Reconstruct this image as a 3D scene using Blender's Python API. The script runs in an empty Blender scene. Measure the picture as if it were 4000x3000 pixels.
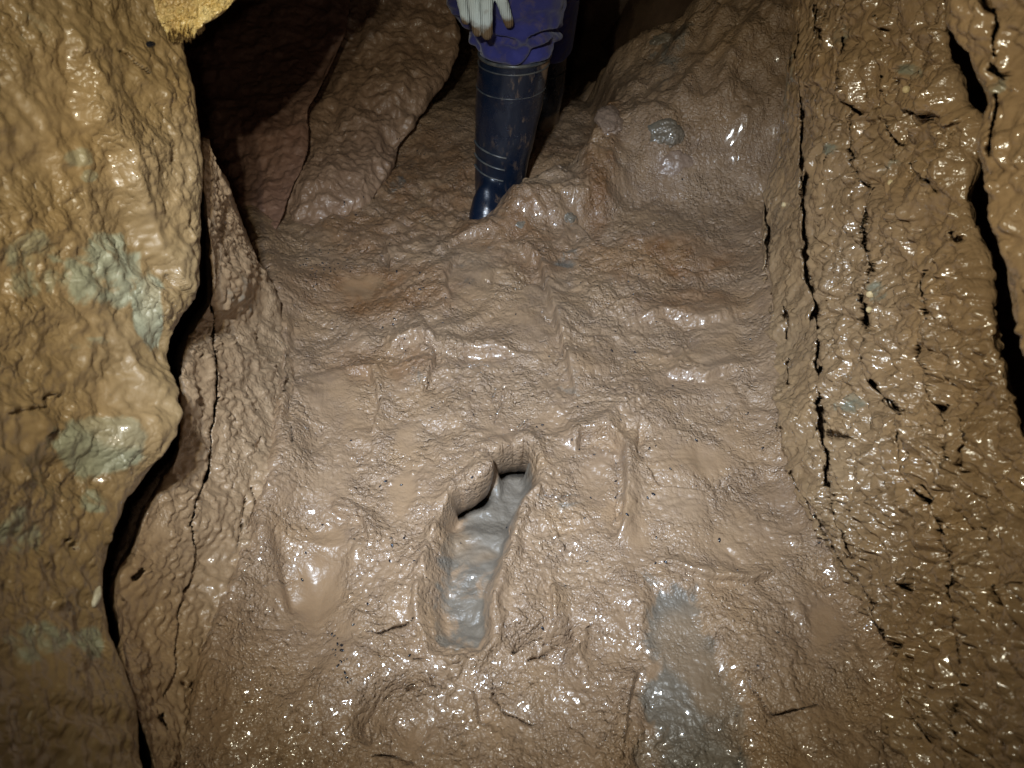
import bpy, bmesh, math, random
import numpy as np
from concurrent.futures import ThreadPoolExecutor
from mathutils import Vector, Matrix

# ------------------------------------------------------------------ camera, world, lamps, exposure
scene = bpy.context.scene
COL = scene.collection
LENS = 25.0
FPX = 4000 * LENS / 36.0
CAM = np.array([0.0, 0.0, 0.85])
S45 = math.sqrt(0.5)
RIGHT = np.array([1.0, 0, 0]); FWD = np.array([0, S45, -S45]); UP = np.array([0, S45, S45])

cam_data = bpy.data.cameras.new('camera')
cam_data.lens = LENS; cam_data.sensor_width = 36.0
cam_data.clip_start = 0.01; cam_data.clip_end = 60
cam = bpy.data.objects.new('camera', cam_data); COL.objects.link(cam)
cam.location = CAM.tolist(); cam.rotation_euler = (math.radians(45), 0, 0)
cam_data.dof.use_dof = True; cam_data.dof.focus_distance = 1.3; cam_data.dof.aperture_fstop = 7.0
scene.camera = cam

world = bpy.data.worlds.new('World'); scene.world = world; world.use_nodes = True
bg = world.node_tree.nodes['Background']
bg.inputs[0].default_value = (0.0, 0.0, 0.0, 1); bg.inputs[1].default_value = 0.0   # underground: no daylight

scene.view_settings.view_transform = 'Standard'; scene.view_settings.look = 'None'
scene.view_settings.exposure = 0.0; scene.view_settings.gamma = 1.0
scene.view_settings.use_curve_mapping = False
scene.cycles.max_bounces = 5; scene.cycles.diffuse_bounces = 4; scene.cycles.glossy_bounces = 2
scene.cycles.use_denoising = True

def ray(px, py):
    return FWD + RIGHT * ((px - 2000) / FPX) + UP * ((1500 - py) / FPX)
def W(px, py, d):
    return CAM + d * ray(px, py)

# the photographer's head torch: four small LEDs, cool in the middle of the beam and yellower at its rim
LED_COOL, LED_WARM = 22.5, 20.0
HEAD = CAM + RIGHT * -0.14 + UP * 0.20
def led(off, aim, power, cone, blend, colour, size):
    l = bpy.data.lights.new('torch_led', 'SPOT'); l.energy = power; l.color = colour
    l.spot_size = math.radians(cone); l.spot_blend = blend; l.shadow_soft_size = size
    o = bpy.data.objects.new('torch_led', l); COL.objects.link(o)
    p = Vector((HEAD + RIGHT * off[0] + UP * off[1]).tolist()); o.location = p
    t = Vector(W(*aim).tolist())
    o.rotation_euler = (t - p).to_track_quat('-Z', 'Y').to_euler()
for sx in (-1, 1):
    for sy in (-1, 1):
        led((sx * .011, sy * .011), (2080, 1500, 1.2), LED_COOL, 64, 1.0, (0.60, 0.80, 1.14), .004)
for sx in (-1, 1):
    led((sx * .022, 0), (2150, 1250, 1.2), LED_WARM, 101, 1.0, (1.0, 0.95, 0.74), .005)

# added weak fill spot beside the lens, lifting the shadowed alcove
fill = bpy.data.lights.new('alcove_fill_light', 'SPOT'); fill.energy = 3.2; fill.color = (1.0, .86, .72); fill.spot_size = math.radians(95); fill.spot_blend = 1.0; fill.shadow_soft_size = .012
fo = bpy.data.objects.new('alcove_fill_light', fill); COL.objects.link(fo); fo.location = (CAM + RIGHT * -.035 + UP * .02).tolist()
fo.rotation_euler = (Vector(W(1700, 900, 1.4).tolist()) - fo.location).to_track_quat('-Z', 'Y').to_euler()

# ------------------------------------------------------------------ numpy helpers
rng = np.random.RandomState(7)
PERM = np.concatenate([rng.permutation(256)] * 2).astype(np.int32)
_g = rng.normal(size=(256, 3)); GRAD = (_g / np.linalg.norm(_g, axis=1)[:, None]).astype(np.float32)

POOL = ThreadPoolExecutor(4)
def pnoise(p, scale, seed=0, aniso=(1, 1, 1)):
    if p.shape[0] >= 64:
        return np.concatenate(list(POOL.map(lambda c: pnoise1(c, scale, seed, aniso), np.array_split(p, 8))))
    return pnoise1(p, scale, seed, aniso)
def pnoise1(p, scale, seed=0, aniso=(1, 1, 1)):
    q = p.astype(np.float32) * (np.array(aniso, np.float32) * np.float32(scale)) + np.float32(seed * 17.31)
    f = np.floor(q); i = f.astype(np.int32); r = q - f
    u = r * r * r * (r * (r * 6 - 15) + 10)
    out = 0
    for cx in (0, 1):
        wx = u[..., 0] if cx else 1 - u[..., 0]
        hx = PERM[(i[..., 0] + cx) & 255]
        for cy in (0, 1):
            wy = u[..., 1] if cy else 1 - u[..., 1]
            hy = PERM[hx + ((i[..., 1] + cy) & 255)]
            for cz in (0, 1):
                wz = u[..., 2] if cz else 1 - u[..., 2]
                g = GRAD[PERM[hy + ((i[..., 2] + cz) & 255)]]
                d = g[..., 0] * (r[..., 0] - cx) + g[..., 1] * (r[..., 1] - cy) + g[..., 2] * (r[..., 2] - cz)
                out = out + wx * wy * wz * d
    return out * 1.5
def fbm(p, scale, octs, seed=0, aniso=(1, 1, 1), gain=.5):
    o = 0; a = 1.0
    for k in range(octs):
        o = o + a * pnoise(p, scale * 2 ** k, seed + k * 3, aniso); a *= gain
    return o
def ridged(p, scale, octs, seed=0, aniso=(1, 1, 1)):
    o = 0; a = 1.0
    for k in range(octs):
        o = o + a * (1 - 2 * np.abs(pnoise(p, scale * 2 ** k, seed + k * 3, aniso))); a *= .5
    return o
def worley(u, v, seed=0):
    """nearest distance in a jittered 2-D grid, and the cell's random value"""
    iu = np.floor(u).astype(np.int32); iv = np.floor(v).astype(np.int32)
    best = np.full(u.shape, 9.0, np.float32); val = np.zeros(u.shape, np.float32)
    for du in (-1, 0, 1):
        for dv in (-1, 0, 1):
            a = (iu + du) & 255; b = (iv + dv + seed * 13) & 255
            h = PERM[PERM[a] + b]; h2 = PERM[PERM[b] + a]
            cx = iu + du + .1 + .8 * h / 255.0; cy = iv + dv + .1 + .8 * h2 / 255.0
            d = (u - cx) ** 2 + (v - cy) ** 2
            m = d < best
            best = np.where(m, d, best); val = np.where(m, h / 255.0, val)
    return np.sqrt(best), val
def ss(x, a=0.0, b=1.0):
    t = np.clip((x - a) / (b - a), 0, 1); return t * t * (3 - 2 * t)
def project(P):
    q = P - CAM
    d = q @ FWD
    d = np.maximum(d, 0.05)
    return 2000 + FPX * (q @ RIGHT) / d, 1500 - FPX * (q @ UP) / d
def seg_dist(px, py, poly, pad):
    """distance (photo pixels), signed side, and position along an open polyline"""
    poly = np.array(poly, float)
    D = np.full(px.shape, 1e6); Sd = np.zeros(px.shape); T = np.zeros(px.shape)
    m = (px > poly[:, 0].min() - pad) & (px < poly[:, 0].max() + pad) & (py > poly[:, 1].min() - pad) & (py < poly[:, 1].max() + pad)
    if not m.any(): return D, Sd, T
    x = px[m]; y = py[m]; d = np.full(x.shape, 1e6); s = np.zeros(x.shape); tt = np.zeros(x.shape)
    n = len(poly) - 1
    for k in range(n):
        a = poly[k]; e = poly[k + 1] - a; L = e @ e
        t = np.clip(((x - a[0]) * e[0] + (y - a[1]) * e[1]) / L, 0, 1)
        dx = x - a[0] - t * e[0]; dy = y - a[1] - t * e[1]; q = np.hypot(dx, dy)
        c = q < d
        d = np.where(c, q, d); s = np.where(c, np.sign(e[0] * dy - e[1] * dx), s); tt = np.where(c, (k + t) / n, tt)
    D[m] = d; Sd[m] = s; T[m] = tt
    return D, Sd, T
def poly_sdf(px, py, poly, pad=400):
    """signed distance in photo pixels, negative inside"""
    P = list(poly) + [poly[0]]
    D, _, _ = seg_dist(px, py, P, pad)
    m = D < 1e6; x = px[m]; y = py[m]; ins = np.zeros(x.shape, bool)
    for k in range(len(poly)):
        (x0, y0), (x1, y1) = P[k], P[k + 1]
        if y0 == y1: continue
        c = ((y0 > y) != (y1 > y)) & (x < (x1 - x0) * (y - y0) / (y1 - y0) + x0)
        ins ^= c
    d = D[m]; D[m] = np.where(ins, -d, d)
    return D
def blob(px, py, cx, cy, rx, ry, rot=0):
    a = math.radians(rot); dx = px - cx; dy = py - cy
    u = (dx * math.cos(a) + dy * math.sin(a)) / rx; v = (-dx * math.sin(a) + dy * math.cos(a)) / ry
    return np.exp(-(u * u + v * v))

def mesh_from_grid(name, P, mat, attrs=None, close=False):
    R, Cn = P.shape[:2]
    idx = np.arange(R * Cn, dtype=np.int32).reshape(R, Cn)
    q = np.stack([idx[:-1, :-1], idx[:-1, 1:], idx[1:, 1:], idx[1:, :-1]], -1).reshape(-1, 4)
    me = bpy.data.meshes.new(name)
    me.vertices.add(R * Cn); me.vertices.foreach_set('co', P.reshape(-1).astype(np.float32))
    n = len(q); me.loops.add(n * 4); me.polygons.add(n)
    me.loops.foreach_set('vertex_index', q.reshape(-1))
    me.polygons.foreach_set('loop_start', np.arange(0, n * 4, 4, dtype=np.int32))
    me.polygons.foreach_set('use_smooth', np.ones(n, bool))
    me.update(calc_edges=True)
    for k, v in (attrs or {}).items():
        a = me.attributes.new(k, 'FLOAT', 'POINT')
        a.data.foreach_set('value', np.ascontiguousarray(v, np.float32).reshape(-1))
    me.materials.append(mat)
    o = bpy.data.objects.new(name, me); COL.objects.link(o)
    return o
def tag(o, label=None, cat=None, group=None, kind=None):
    if label: o['label'] = label
    if cat: o['category'] = cat
    if group: o['group'] = group
    if kind: o['kind'] = kind
    return o
def empty(name, loc):
    o = bpy.data.objects.new(name, None); COL.objects.link(o); o.location = loc; o.empty_display_size = .05
    return o

def hermite(knots, V, t):
    """cubic through control values V (n, ...) at knots, sampled at t"""
    n = len(knots)
    T = np.zeros_like(V)
    for k in range(n):
        a = max(k - 1, 0); b = min(k + 1, n - 1)
        T[k] = (V[b] - V[a]) / (knots[b] - knots[a])
    i = np.clip(np.searchsorted(knots, t) - 1, 0, n - 2)
    h = knots[i + 1] - knots[i]; s = (t - knots[i]) / h
    sh = (-1,) + (1,) * (V.ndim - 1)
    h = h.reshape(sh); s = s.reshape(sh)
    return ((2 * s ** 3 - 3 * s ** 2 + 1) * V[i] + (s ** 3 - 2 * s ** 2 + s) * h * T[i]
            + (-2 * s ** 3 + 3 * s ** 2) * V[i + 1] + (s ** 3 - s ** 2) * h * T[i + 1])
class Sheet:
    """a rock surface through control points (photo x, photo y, metres from the camera along its axis)"""
    def __init__(self, rows, step, wl=0, wr=0):
        Cp = np.array([[W(*c) for c in r] for r in rows])
        du = np.linalg.norm(np.diff(Cp, axis=1), axis=2).mean(0); dv = np.linalg.norm(np.diff(Cp, axis=0), axis=2).mean(1)
        ku = np.concatenate([[0], np.cumsum(np.maximum(du, .004))]); kv = np.concatenate([[0], np.cumsum(dv)])
        nc = len(ku); us = []
        for k in range(nc - 1):
            hid = k < wl - 1 or k >= nc - wr
            us.append(np.linspace(ku[k], ku[k + 1], max(3, int((ku[k + 1] - ku[k]) / (step * (7 if hid else 1)))), endpoint=False))
        self.u = np.concatenate(us + [ku[-1:]]); self.v = np.linspace(0, kv[-1], max(8, int(kv[-1] / step)))
        A = hermite(kv, Cp, self.v)                       # (nv, C, 3)
        self.P = np.swapaxes(hermite(ku, np.swapaxes(A, 0, 1), self.u), 0, 1)
        self.U, self.V = np.meshgrid(self.u, self.v)
        a, b = ku[wl], ku[-1 - wr]
        self.front = (ss(self.U, a - .002, a + .012) if wl else 1.0) * (1 - ss(self.U, b - .012, b + .002) if wr else 1.0) + 0 * self.U
        self.normals()
        sg = np.sign((((CAM - self.P) * self.N).sum(2) * self.front).sum()); self.N *= sg if sg else 1
        self.px, self.py = project(self.P)
    def normals(self):
        a = np.gradient(self.P, axis=1); b = np.gradient(self.P, axis=0)
        N = np.cross(a, b); N /= np.linalg.norm(N, axis=2)[..., None] + 1e-9
        self.N = N
    def push(self, h, side=None):
        self.P = self.P + self.N * (h * (.35 + .65 * self.front))[..., None]
        if side is not None: self.P = self.P + side
    def crack(self, poly, w, depth, lip=0.0, reach=120, slant=-.5, jag=.35, seed=1):
        """a groove along poly; the ground on its right-hand side stands lip metres proud of the other side"""
        p = self.P; self.px, self.py = project(p)
        jx = self.px + 11 * pnoise(p, 45, seed) + 2 * pnoise(p, 200, seed + 1)
        jy = self.py + 11 * pnoise(p, 45, seed + 2) + 2 * pnoise(p, 200, seed + 3)
        D, S, T = seg_dist(jx, jy, poly, reach * 2 + 60)
        wv = w * np.clip(.85 + .9 * pnoise(p, 38, seed + 5), .42, 1.6) * np.clip(np.minimum(T, 1 - T) * 7, .25, 1)
        g = ss(1 - D / np.maximum(wv, 1), 0, .45) * self.front
        into = self.P - CAM; into /= np.linalg.norm(into, axis=2)[..., None]
        self.P = self.P + into * (g * depth * 2.6)[..., None]
        if lip:
            self.P = self.P + self.N * (lip * np.exp(-(D / reach) ** 2) * (-.4 + 1.4 * ss(D * np.where(S < 0, 1, -1), -10, 10)) * self.front * np.clip(np.minimum(T, 1 - T) * 6, 0, 1))[..., None]
        return g
def lerp_row(a, b, n, bulge=0.0, dinv=True, fr=None):
    """n control points between a and b (photo x, y, depth); flat in space when dinv"""
    out = []
    for k in range(n):
        t = fr[k] if fr else k / (n - 1)
        px = a[0] + (b[0] - a[0]) * t; py = a[1] + (b[1] - a[1]) * t
        d = 1 / ((1 - t) / a[2] + t / b[2]) - bulge * math.sin(math.pi * t)
        out.append((px, py, d))
    return out
def floor_depth(py):
    return .85 / (S45 * (1 - (1500 - py) / FPX))

# ------------------------------------------------------------------ materials
class NT:
    def __init__(self, name):
        self.m = bpy.data.materials.new(name); self.m.use_nodes = True
        self.t = self.m.node_tree; self.t.nodes.clear()
        self.out = self.n('ShaderNodeOutputMaterial'); self.b = self.n('ShaderNodeBsdfPrincipled')
        self.t.links.new(self.b.outputs[0], self.out.inputs[0])
        self.pos = self.n('ShaderNodeTexCoord').outputs['Object']
    def n(self, k, **kw):
        x = self.t.nodes.new(k)
        for a, v in kw.items(): setattr(x, a, v)
        return x
    def set(self, sock, v):
        if hasattr(v, 'is_linked'): self.t.links.new(v, sock)
        else: sock.default_value = v
    def noise(self, scale, detail=4, rough=.55, vec=None, dist=0.0):
        x = self.n('ShaderNodeTexNoise'); self.set(x.inputs['Vector'], vec or self.pos)
        x.inputs['Scale'].default_value = scale; x.inputs['Detail'].default_value = detail
        x.inputs['Roughness'].default_value = rough; x.inputs['Distortion'].default_value = dist
        return x.outputs['Fac']
    def voro(self, scale, vec=None, smooth=.4):
        x = self.n('ShaderNodeTexVoronoi', feature='F1'); self.set(x.inputs['Vector'], vec or self.pos)
        x.inputs['Scale'].default_value = scale
        return x.outputs['Distance']
    def mapping(self, scale):
        x = self.n('ShaderNodeMapping'); self.set(x.inputs['Vector'], self.pos); x.inputs['Scale'].default_value = scale
        return x.outputs[0]
    def math(self, op, a, b=0.0, clamp=False):
        x = self.n('ShaderNodeMath', operation=op, use_clamp=clamp); self.set(x.inputs[0], a); self.set(x.inputs[1], b)
        return x.outputs[0]
    def rng(self, v, a, b, c=0.0, d=1.0):
        x = self.n('ShaderNodeMapRange'); self.set(x.inputs[0], v)
        for k, q in enumerate((a, b, c, d)): x.inputs[k + 1].default_value = q
        return x.outputs[0]
    def mix(self, f, a, b):
        x = self.n('ShaderNodeMix', data_type='RGBA'); self.set(x.inputs[0], f)
        for s, v in ((x.inputs[6], a), (x.inputs[7], b)):
            self.set(s, v if hasattr(v, 'is_linked') else (*v, 1))
        return x.outputs[2]
    def attr(self, name):
        return self.n('ShaderNodeAttribute', attribute_name=name).outputs['Fac']
    def bump(self, h, dist, strength=1.0, normal=None):
        x = self.n('ShaderNodeBump'); self.set(x.inputs['Height'], h); x.inputs['Distance'].default_value = dist
        self.set(x.inputs['Strength'], strength)
        if normal is not None: self.t.links.new(normal, x.inputs['Normal'])
        return x.outputs[0]
    def done(self, col, rough, normal=None, spec=.5, **kw):
        self.set(self.b.inputs['Base Color'], col if hasattr(col, 'is_linked') else (*col, 1))
        self.set(self.b.inputs['Roughness'], rough); self.set(self.b.inputs['Specular IOR Level'], spec)
        if normal is not None: self.t.links.new(normal, self.b.inputs['Normal'])
        for k, v in kw.items(): self.set(self.b.inputs[k], v)
        return self.m

def mud_material(name, c0, c1, c2, clay, streak=(1, 1, 1), lump=110, lumpd=.0022, fine=.0011, r0=.16, r1=.42, grit=0.0, coat=.9):
    T = NT(name)
    vec = T.mapping(streak)
    n1 = T.noise(5.5, 6, .6, dist=.4); n2 = T.noise(38, 5, .6); n3 = T.noise(150, 4)
    col = T.mix(T.rng(n1, .35, .66), c0, c1)
    col = T.mix(T.math('MULTIPLY', T.rng(n2, .48, .72), .6), col, c2)
    col = T.mix(T.math('MULTIPLY', T.attr('rust'), T.rng(T.noise(13, 5, .65, dist=.7), .38, .58, .45, 1.0)), col, (.185, .090, .036))
    cl = T.attr('clay')
    cmask = T.rng(T.math('ADD', cl, T.math('MULTIPLY', T.math('SUBTRACT', T.noise(22, 5, .62, dist=.6), .5), 1.9)), .42, .66)
    col = T.mix(T.math('MULTIPLY', cmask, T.rng(cl, 0.02, .15)), col, T.mix(n2, clay, tuple(x * .62 for x in clay)))
    wet = T.attr('wet'); smooth = T.attr('smooth')
    col = T.mix(T.math('MULTIPLY', wet, .75), col, tuple(x * y for x, y in zip(c1, (1.05, 1.0, .9))))
    if grit:
        g = T.voro(420, smooth=.1)
        col = T.mix(T.rng(g, .12, .2, grit, 0), col, (.52, .40, .22))
    rough = T.math('SUBTRACT', T.rng(T.noise(24, 5, .65), .32, .68, r0, r1), T.math('MULTIPLY', wet, .10))
    rough = T.math('ADD', rough, T.math('MULTIPLY', smooth, .06)); rough = T.math('ADD', rough, T.math('MULTIPLY', cmask, .08))
    keep = T.math('SUBTRACT', 1.0, T.math('MULTIPLY', smooth, .8))
    n4 = T.noise(11, 4, .6, dist=.5)
    wv = T.n('ShaderNodeVectorMath', operation='MULTIPLY_ADD'); nz = T.n('ShaderNodeTexNoise'); T.set(nz.inputs['Vector'], T.pos); nz.inputs['Scale'].default_value = lump * .8; nz.inputs['Detail'].default_value = 2
    T.set(wv.inputs[0], nz.outputs['Color']); wv.inputs[1].default_value = (.9 / lump,) * 3; T.set(wv.inputs[2], vec)
    def beads(sc):
        d = T.voro(sc, wv.outputs[0]); return T.math('SUBTRACT', 1.0, T.math('MULTIPLY', d, d), True)
    lf = T.noise(lump * .9, 3, .5, vec)
    amt = T.math('MULTIPLY', keep, T.rng(n4, .34, .60, .25, 1.0))
    nb = T.bump(T.math('ADD', lf, T.math('MULTIPLY', beads(lump), .75)), lumpd, amt)
    nb = T.bump(beads(lump * 2.3), fine, T.math('MULTIPLY', keep, T.rng(T.noise(19, 3), .36, .6, .2, 1.0)), nb)
    nb = T.bump(cmask, .0022, T.math('MULTIPLY', T.rng(cl, 0, .1), -1.0), nb)
    return T.done(col, rough, nb, .5, **{'Coat Weight': T.rng(T.noise(8, 4), .36, .62, coat * .25, coat), 'Coat Roughness': T.rng(T.noise(60, 2), .35, .65, .05, .14), 'Coat IOR': 1.5})

M = {}
M['floor'] = mud_material('wet_floor_mud', (.242, .157, .093), (.294, .196, .118), (.224, .150, .099), (.190, .158, .120), lump=125, lumpd=.0042, fine=.0022, r0=.22, r1=.45)
M['left'] = mud_material('left_wall_mud', (.222, .148, .068), (.284, .196, .102), (.184, .122, .058), (.315, .305, .205), lump=80, lumpd=.0028, fine=.0020, r0=.3, r1=.55, coat=.5)
M['ledge'] = mud_material('ledge_mud', (.300, .205, .122), (.350, .240, .145), (.265, .180, .108), (.25, .23, .19), streak=(1, 1, .7), lump=110, lumpd=.0028, fine=.0018, r0=.3, r1=.5, coat=.4)
M['right'] = mud_material('right_wall_mud', (.232, .148, .076), (.294, .198, .110), (.202, .131, .072), (.24, .225, .160), streak=(1, .9, .55), lump=85, lumpd=.0040, fine=.0014, r0=.12, r1=.34, grit=.0, coat=1.0)
M['back'] = mud_material('back_rock_mud', (.220, .135, .085), (.290, .185, .115), (.180, .110, .070), (.22, .21, .18), lump=90, lumpd=.0025, fine=.0012, r0=.3, r1=.55, coat=.2)
M['red'] = mud_material('reddish_rock', (.200, .105, .070), (.260, .150, .100), (.150, .085, .060), (.2, .2, .18), lump=60, lumpd=.004, fine=.001, r0=.5, r1=.7, coat=0)

# ------------------------------------------------------------------ the mud floor
def make_floor():
    nx, ny = 780, 760
    pys = np.concatenate([np.linspace(3500, 120, ny - 60), np.linspace(112, -120, 60)])
    t = (1500 - pys) / FPX
    ys = .85 * (S45 + t * S45) / (S45 - t * S45)
    xs = np.linspace(-.80, .80, nx)
    X, Y = np.meshgrid(xs, ys)
    P = np.stack([X, Y, np.zeros_like(X)], -1)
    px, py = project(P)
    px_, py_ = px + 20 * fbm(P, 22, 2, 5), py + 20 * fbm(P, 22, 2, 9)
    far = ss(Y, 1.1, 1.7)
    h = .016 * fbm(P, 5, 3, 1) + .0062 * fbm(P + .06 * pnoise(P, 10, 90)[..., None], 17, 3, 11)
    h += .0012 * ridged(P + .03 * pnoise(P, 22, 91)[..., None], 38, 2, 21) - .0012
    slot = np.zeros_like(X); clay = np.zeros_like(X); wet = ss(fbm(P, 9, 3, 31), .12, .5) * .6; smooth = np.zeros_like(X)
    # stirred ridges around the boot
    mo = blob(px_, py_, 2120, 800, 150, 75, -8) + .8 * blob(px_, py_, 2300, 760, 170, 90)
    z = blob(px, py, 1850, 850, 620, 260)
    h += z * (1 - .7 * np.clip(mo, 0, 1)) * (.008 * ridged(P + .06 * pnoise(P, 11, 92)[..., None], 17, 2, 41) - .008)
    # mound that buries the boot's right side, hollow at its left
    h += .030 * blob(px, py, 1930, 900, 120, 55) + .056 * ss(mo, .12, .9) * (1 + .25 * fbm(P, 16, 3, 33)) + .035 * blob(px, py, 1990, 840, 70, 50) + .02 * blob(px, py, 2150, 640, 150, 120) - .012 * blob(px, py, 1800, 900, 150, 80)
    # right-hand mud bank at the back
    ed = .13 + .10 * ss(Y, 1.45, 1.95) + .03 * pnoise(P, 9, 51)
    bank = np.clip((X - ed) * .85, 0, .36) * ss(Y, 1.36, 1.92)
    bank += .085 * ss(X - ed, 0, .05) * ss(Y, 1.40, 1.60)
    h += bank * (1 + .16 * fbm(P, 11, 3, 61))
    drop = np.clip(Y - (1.96 - .25 * np.clip(.15 - X, 0, .4)), 0, 2)
    h -= drop * (.20 * ss(X, .0, .2) + .5 * ss(X, .2, .4)) + np.clip(Y - 1.9, 0, 3) * .16
    rust = np.zeros_like(X)
    for (cx, cy, rx, ry, w) in ((1480,1140,330,110,.9), (2560,1010,330,90,1.0), (1650,700,260,230,.7), (1950,900,260,90,.7), (2330,700,70,230,.9), (2120,1000,200,90,.5), (1500,1420,220,70,.6), (2700,1180,260,60,.6), (1400,900,200,120,.6), (2000,620,400,90,.5)):
        rust = np.maximum(rust, w * ss(blob(px_, py_, cx, cy, rx, ry), .05, .8))
    # the long boot print with grey clay at its bottom
    heel = [(1790,1935),(1850,1910),(1900,1880),(1922,1842),(1905,1800),(1950,1765),(2000,1746),(2050,1745),(2085,1790),(2105,1850),(2110,1900),(2075,1945),
            (2030,2010),(2010,2085),(1990,2180),(1955,2260),(1920,2350),(1908,2420),(1920,2500),(1885,2570),(1790,2600),(1695,2570),(1660,2480),(1655,2390),(1675,2270),(1690,2160),(1725,2060),(1765,1980)]
    d = poly_sdf(px + 9 * pnoise(P, 45, 71), py + 30 + 9 * pnoise(P, 45, 72), heel)
    lipm = np.maximum(ss(blob(px, py, 1975, 1725, 95, 60), .25, .7), ss(blob(px, py, 1860, 1880, 95, 55, -40), .25, .7))
    ins = np.clip((-d + 10) / (40 - 18 * lipm + 22 * ss(px, 1800, 1980) * (1 - lipm) + 60 * ss(py, 2000, 2130) * ss(px, 1880, 1760)), 0, 1); ins = ins * ins * (3 - 2 * ins)
    dep = (.036 + .014 * ss(py, 2060, 1960)) * ss(py, 2640, 2380) * (1 - .35 * ss(py, 2050, 2250)) + .016 * blob(px, py, 2010, 1830, 90, 110) - .030 * ss(px - 1.0 * (py - 1800) * -.25, 2040, 2110) * ss(py, 1980, 1900)
    lump = .5 + .5 * fbm(P, 20, 3, 75)
    h = h * (1 - .6 * ins) - ins * dep + ins * .005 * fbm(P, 30, 3, 76)
    rim = np.exp(-((d - 22) / 22) ** 2); h += rim * .007 * (1 + 1.2 * pnoise(P, 35, 77))
    gy = np.gradient(d, axis=0) / np.gradient(Y, axis=0); gx = np.gradient(d, axis=1) / np.gradient(X, axis=1); gl = np.hypot(gx, gy) + 1e-6
    shift = lipm * (np.abs(d) < 120) * (-.013 * np.exp(-((d - 4) / 17) ** 2) + .040 * np.exp(-((d + 32) / 17) ** 2))
    h -= lipm * (np.abs(d) < 120) * .050 * np.exp(-((d + 27) / 13) ** 2)
    slot += .14 * ss(lipm, .25, .7) * (np.abs(d) < 120) * ss(1 - np.abs(d + 38) / 15, 0, .4)
    lipx, lipy = gx / gl * shift, gy / gl * shift
    clay = np.maximum(clay, ss(-d, 5, 40) * (.55 + .35 * ss(px, 1750, 1930)))
    smooth = np.maximum(smooth, ins * .78)
    h -= .010 * blob(px, py, 1960, 1680, 90, 70); smooth = np.maximum(smooth, .6 * blob(px, py, 1960, 1690, 80, 60)); h += .012 * blob(px, py, 1885, 1845, 40, 30) + .012 * blob(px, py, 1920, 1835, 22, 30)
    # scooped left print: smooth wet bowl
    for (cx, cy, rx, ry, dp, rot, sm) in ((1220, 2290, 130, 190, .030, 8, 1), (1270, 2110, 110, 70, .010, 0, .8), (1400, 1110, 90, 55, .012, 0, 1), (1330, 1580, 120, 130, .010, -15, .3),
                                 (2740, 1780, 130, 75, .010, 0, 1), (2900, 2130, 240, 120, .010, 20, .6), (1590, 1710, 50, 85, .005, 10, .9), (1570, 1930, 65, 120, .006, 8, .9), (3230, 2430, 80, 110, .005, 0, .9), (2480, 2060, 70, 110, .004, 0, .7), (1330, 2430, 60, 90, .003, 0, .6),
                                 (2260, 1530, 90, 60, .006, 0, .2), (2150, 1640, 80, 60, .008, 0, .5), (2330, 1900, 90, 150, .012, -10, .3), (2420, 2540, 100, 70, .010, 0, .4), (1560, 2830, 150, 120, .018, 0, .3), (2030, 700, 120, 40, .008, 0, .3)):
        b = blob(px_, py_, cx, cy, rx, ry, rot); h = h * (1 - .75 * sm * np.clip(b * 1.3, 0, 1)) - dp * b; smooth = np.maximum(smooth, sm * ss(b, .25, .8)); wet = np.maximum(wet, .6 * sm * ss(b, .35, .8))
    h += .012 * blob(px, py, 1250, 2130, 140, 45) + .012 * blob(px, py, 1060, 2200, 40, 120) + .010 * blob(px, py, 1380, 2180, 45, 110, 20)
    # smears dragged by boots: fine grooves
    for (cx, cy, rx, ry, rot, per) in ((1850, 1060, 150, 160, 15, 9), (2080, 1230, 120, 150, 12, 10), (1320, 1570, 130, 150, 8, 9), (1300, 1880, 90, 220, 3, 9), (2660, 2600, 170, 420, -8, 17), (2650, 1900, 300, 120, 80, 16), (2800, 1350, 260, 100, 85, 18)):
        b = ss(blob(px_, py_, cx, cy, rx, ry, rot), .3, .75); a = math.radians(rot)
        s = (px * math.cos(a) + py * math.sin(a)) / per + 1.5 * fbm(P, 20, 2, 83)
        tex = pnoise(np.stack([s, (py * math.cos(a) - px * math.sin(a)) / per * .06, s * 0], -1), 1.0, 3)
        h = h * (1 - .55 * b) + b * ((.0007 if cx == 2660 else .0016) * tex + .002); smooth = np.maximum(smooth, b * .55)
    # grey clay slide at lower right and grey stains
    gs = poly_sdf(px_ + 25 * fbm(P, 14, 2, 79), py_, [(2510,2260),(2720,2280),(2830,2480),(2900,2700),(2960,3050),(2440,3050),(2490,2850),(2530,2650),(2510,2450)])
    clay = np.maximum(clay, ss(-gs, -100, 120) * .92); h -= .010 * ss(-gs, -20, 60)
    for (cx, cy, rx, ry, w) in ((1600, 1500, 90, 55, .45), (2180, 1050, 120, 110, .45), (2220, 1520, 60, 90, .5), (1870, 1050, 110, 140, .3), (2190, 1960, 150, 50, .55), (1540, 720, 60, 40, .5), (2560, 530, 90, 80, .6), (2270, 2780, 220, 200, .3), (2140, 1850, 60, 110, .4)):
        clay = np.maximum(clay, .75 * w * ss(blob(px_, py_, cx, cy, rx, ry), .1, .7))
    D, _, _ = seg_dist(px, py, [(1000,900),(1060,1100),(1115,1250),(1145,1400),(1155,1600),(1135,1800),(1085,2000),(1005,2200),(925,2400),(865,2600),(805,2800),(765,3000),(700,3400)], 500)
    h += .032 * np.exp(-(D / 75) ** 2) + .012 * np.exp(-(D / 180) ** 2)
    D, _, _ = seg_dist(px, py, [(2980,900),(3000,1200),(3040,1600),(3110,1850),(3260,2150),(3450,2450),(3550,2800),(3660,3400)], 400)
    h += .022 * np.exp(-(D / 60) ** 2)
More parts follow.
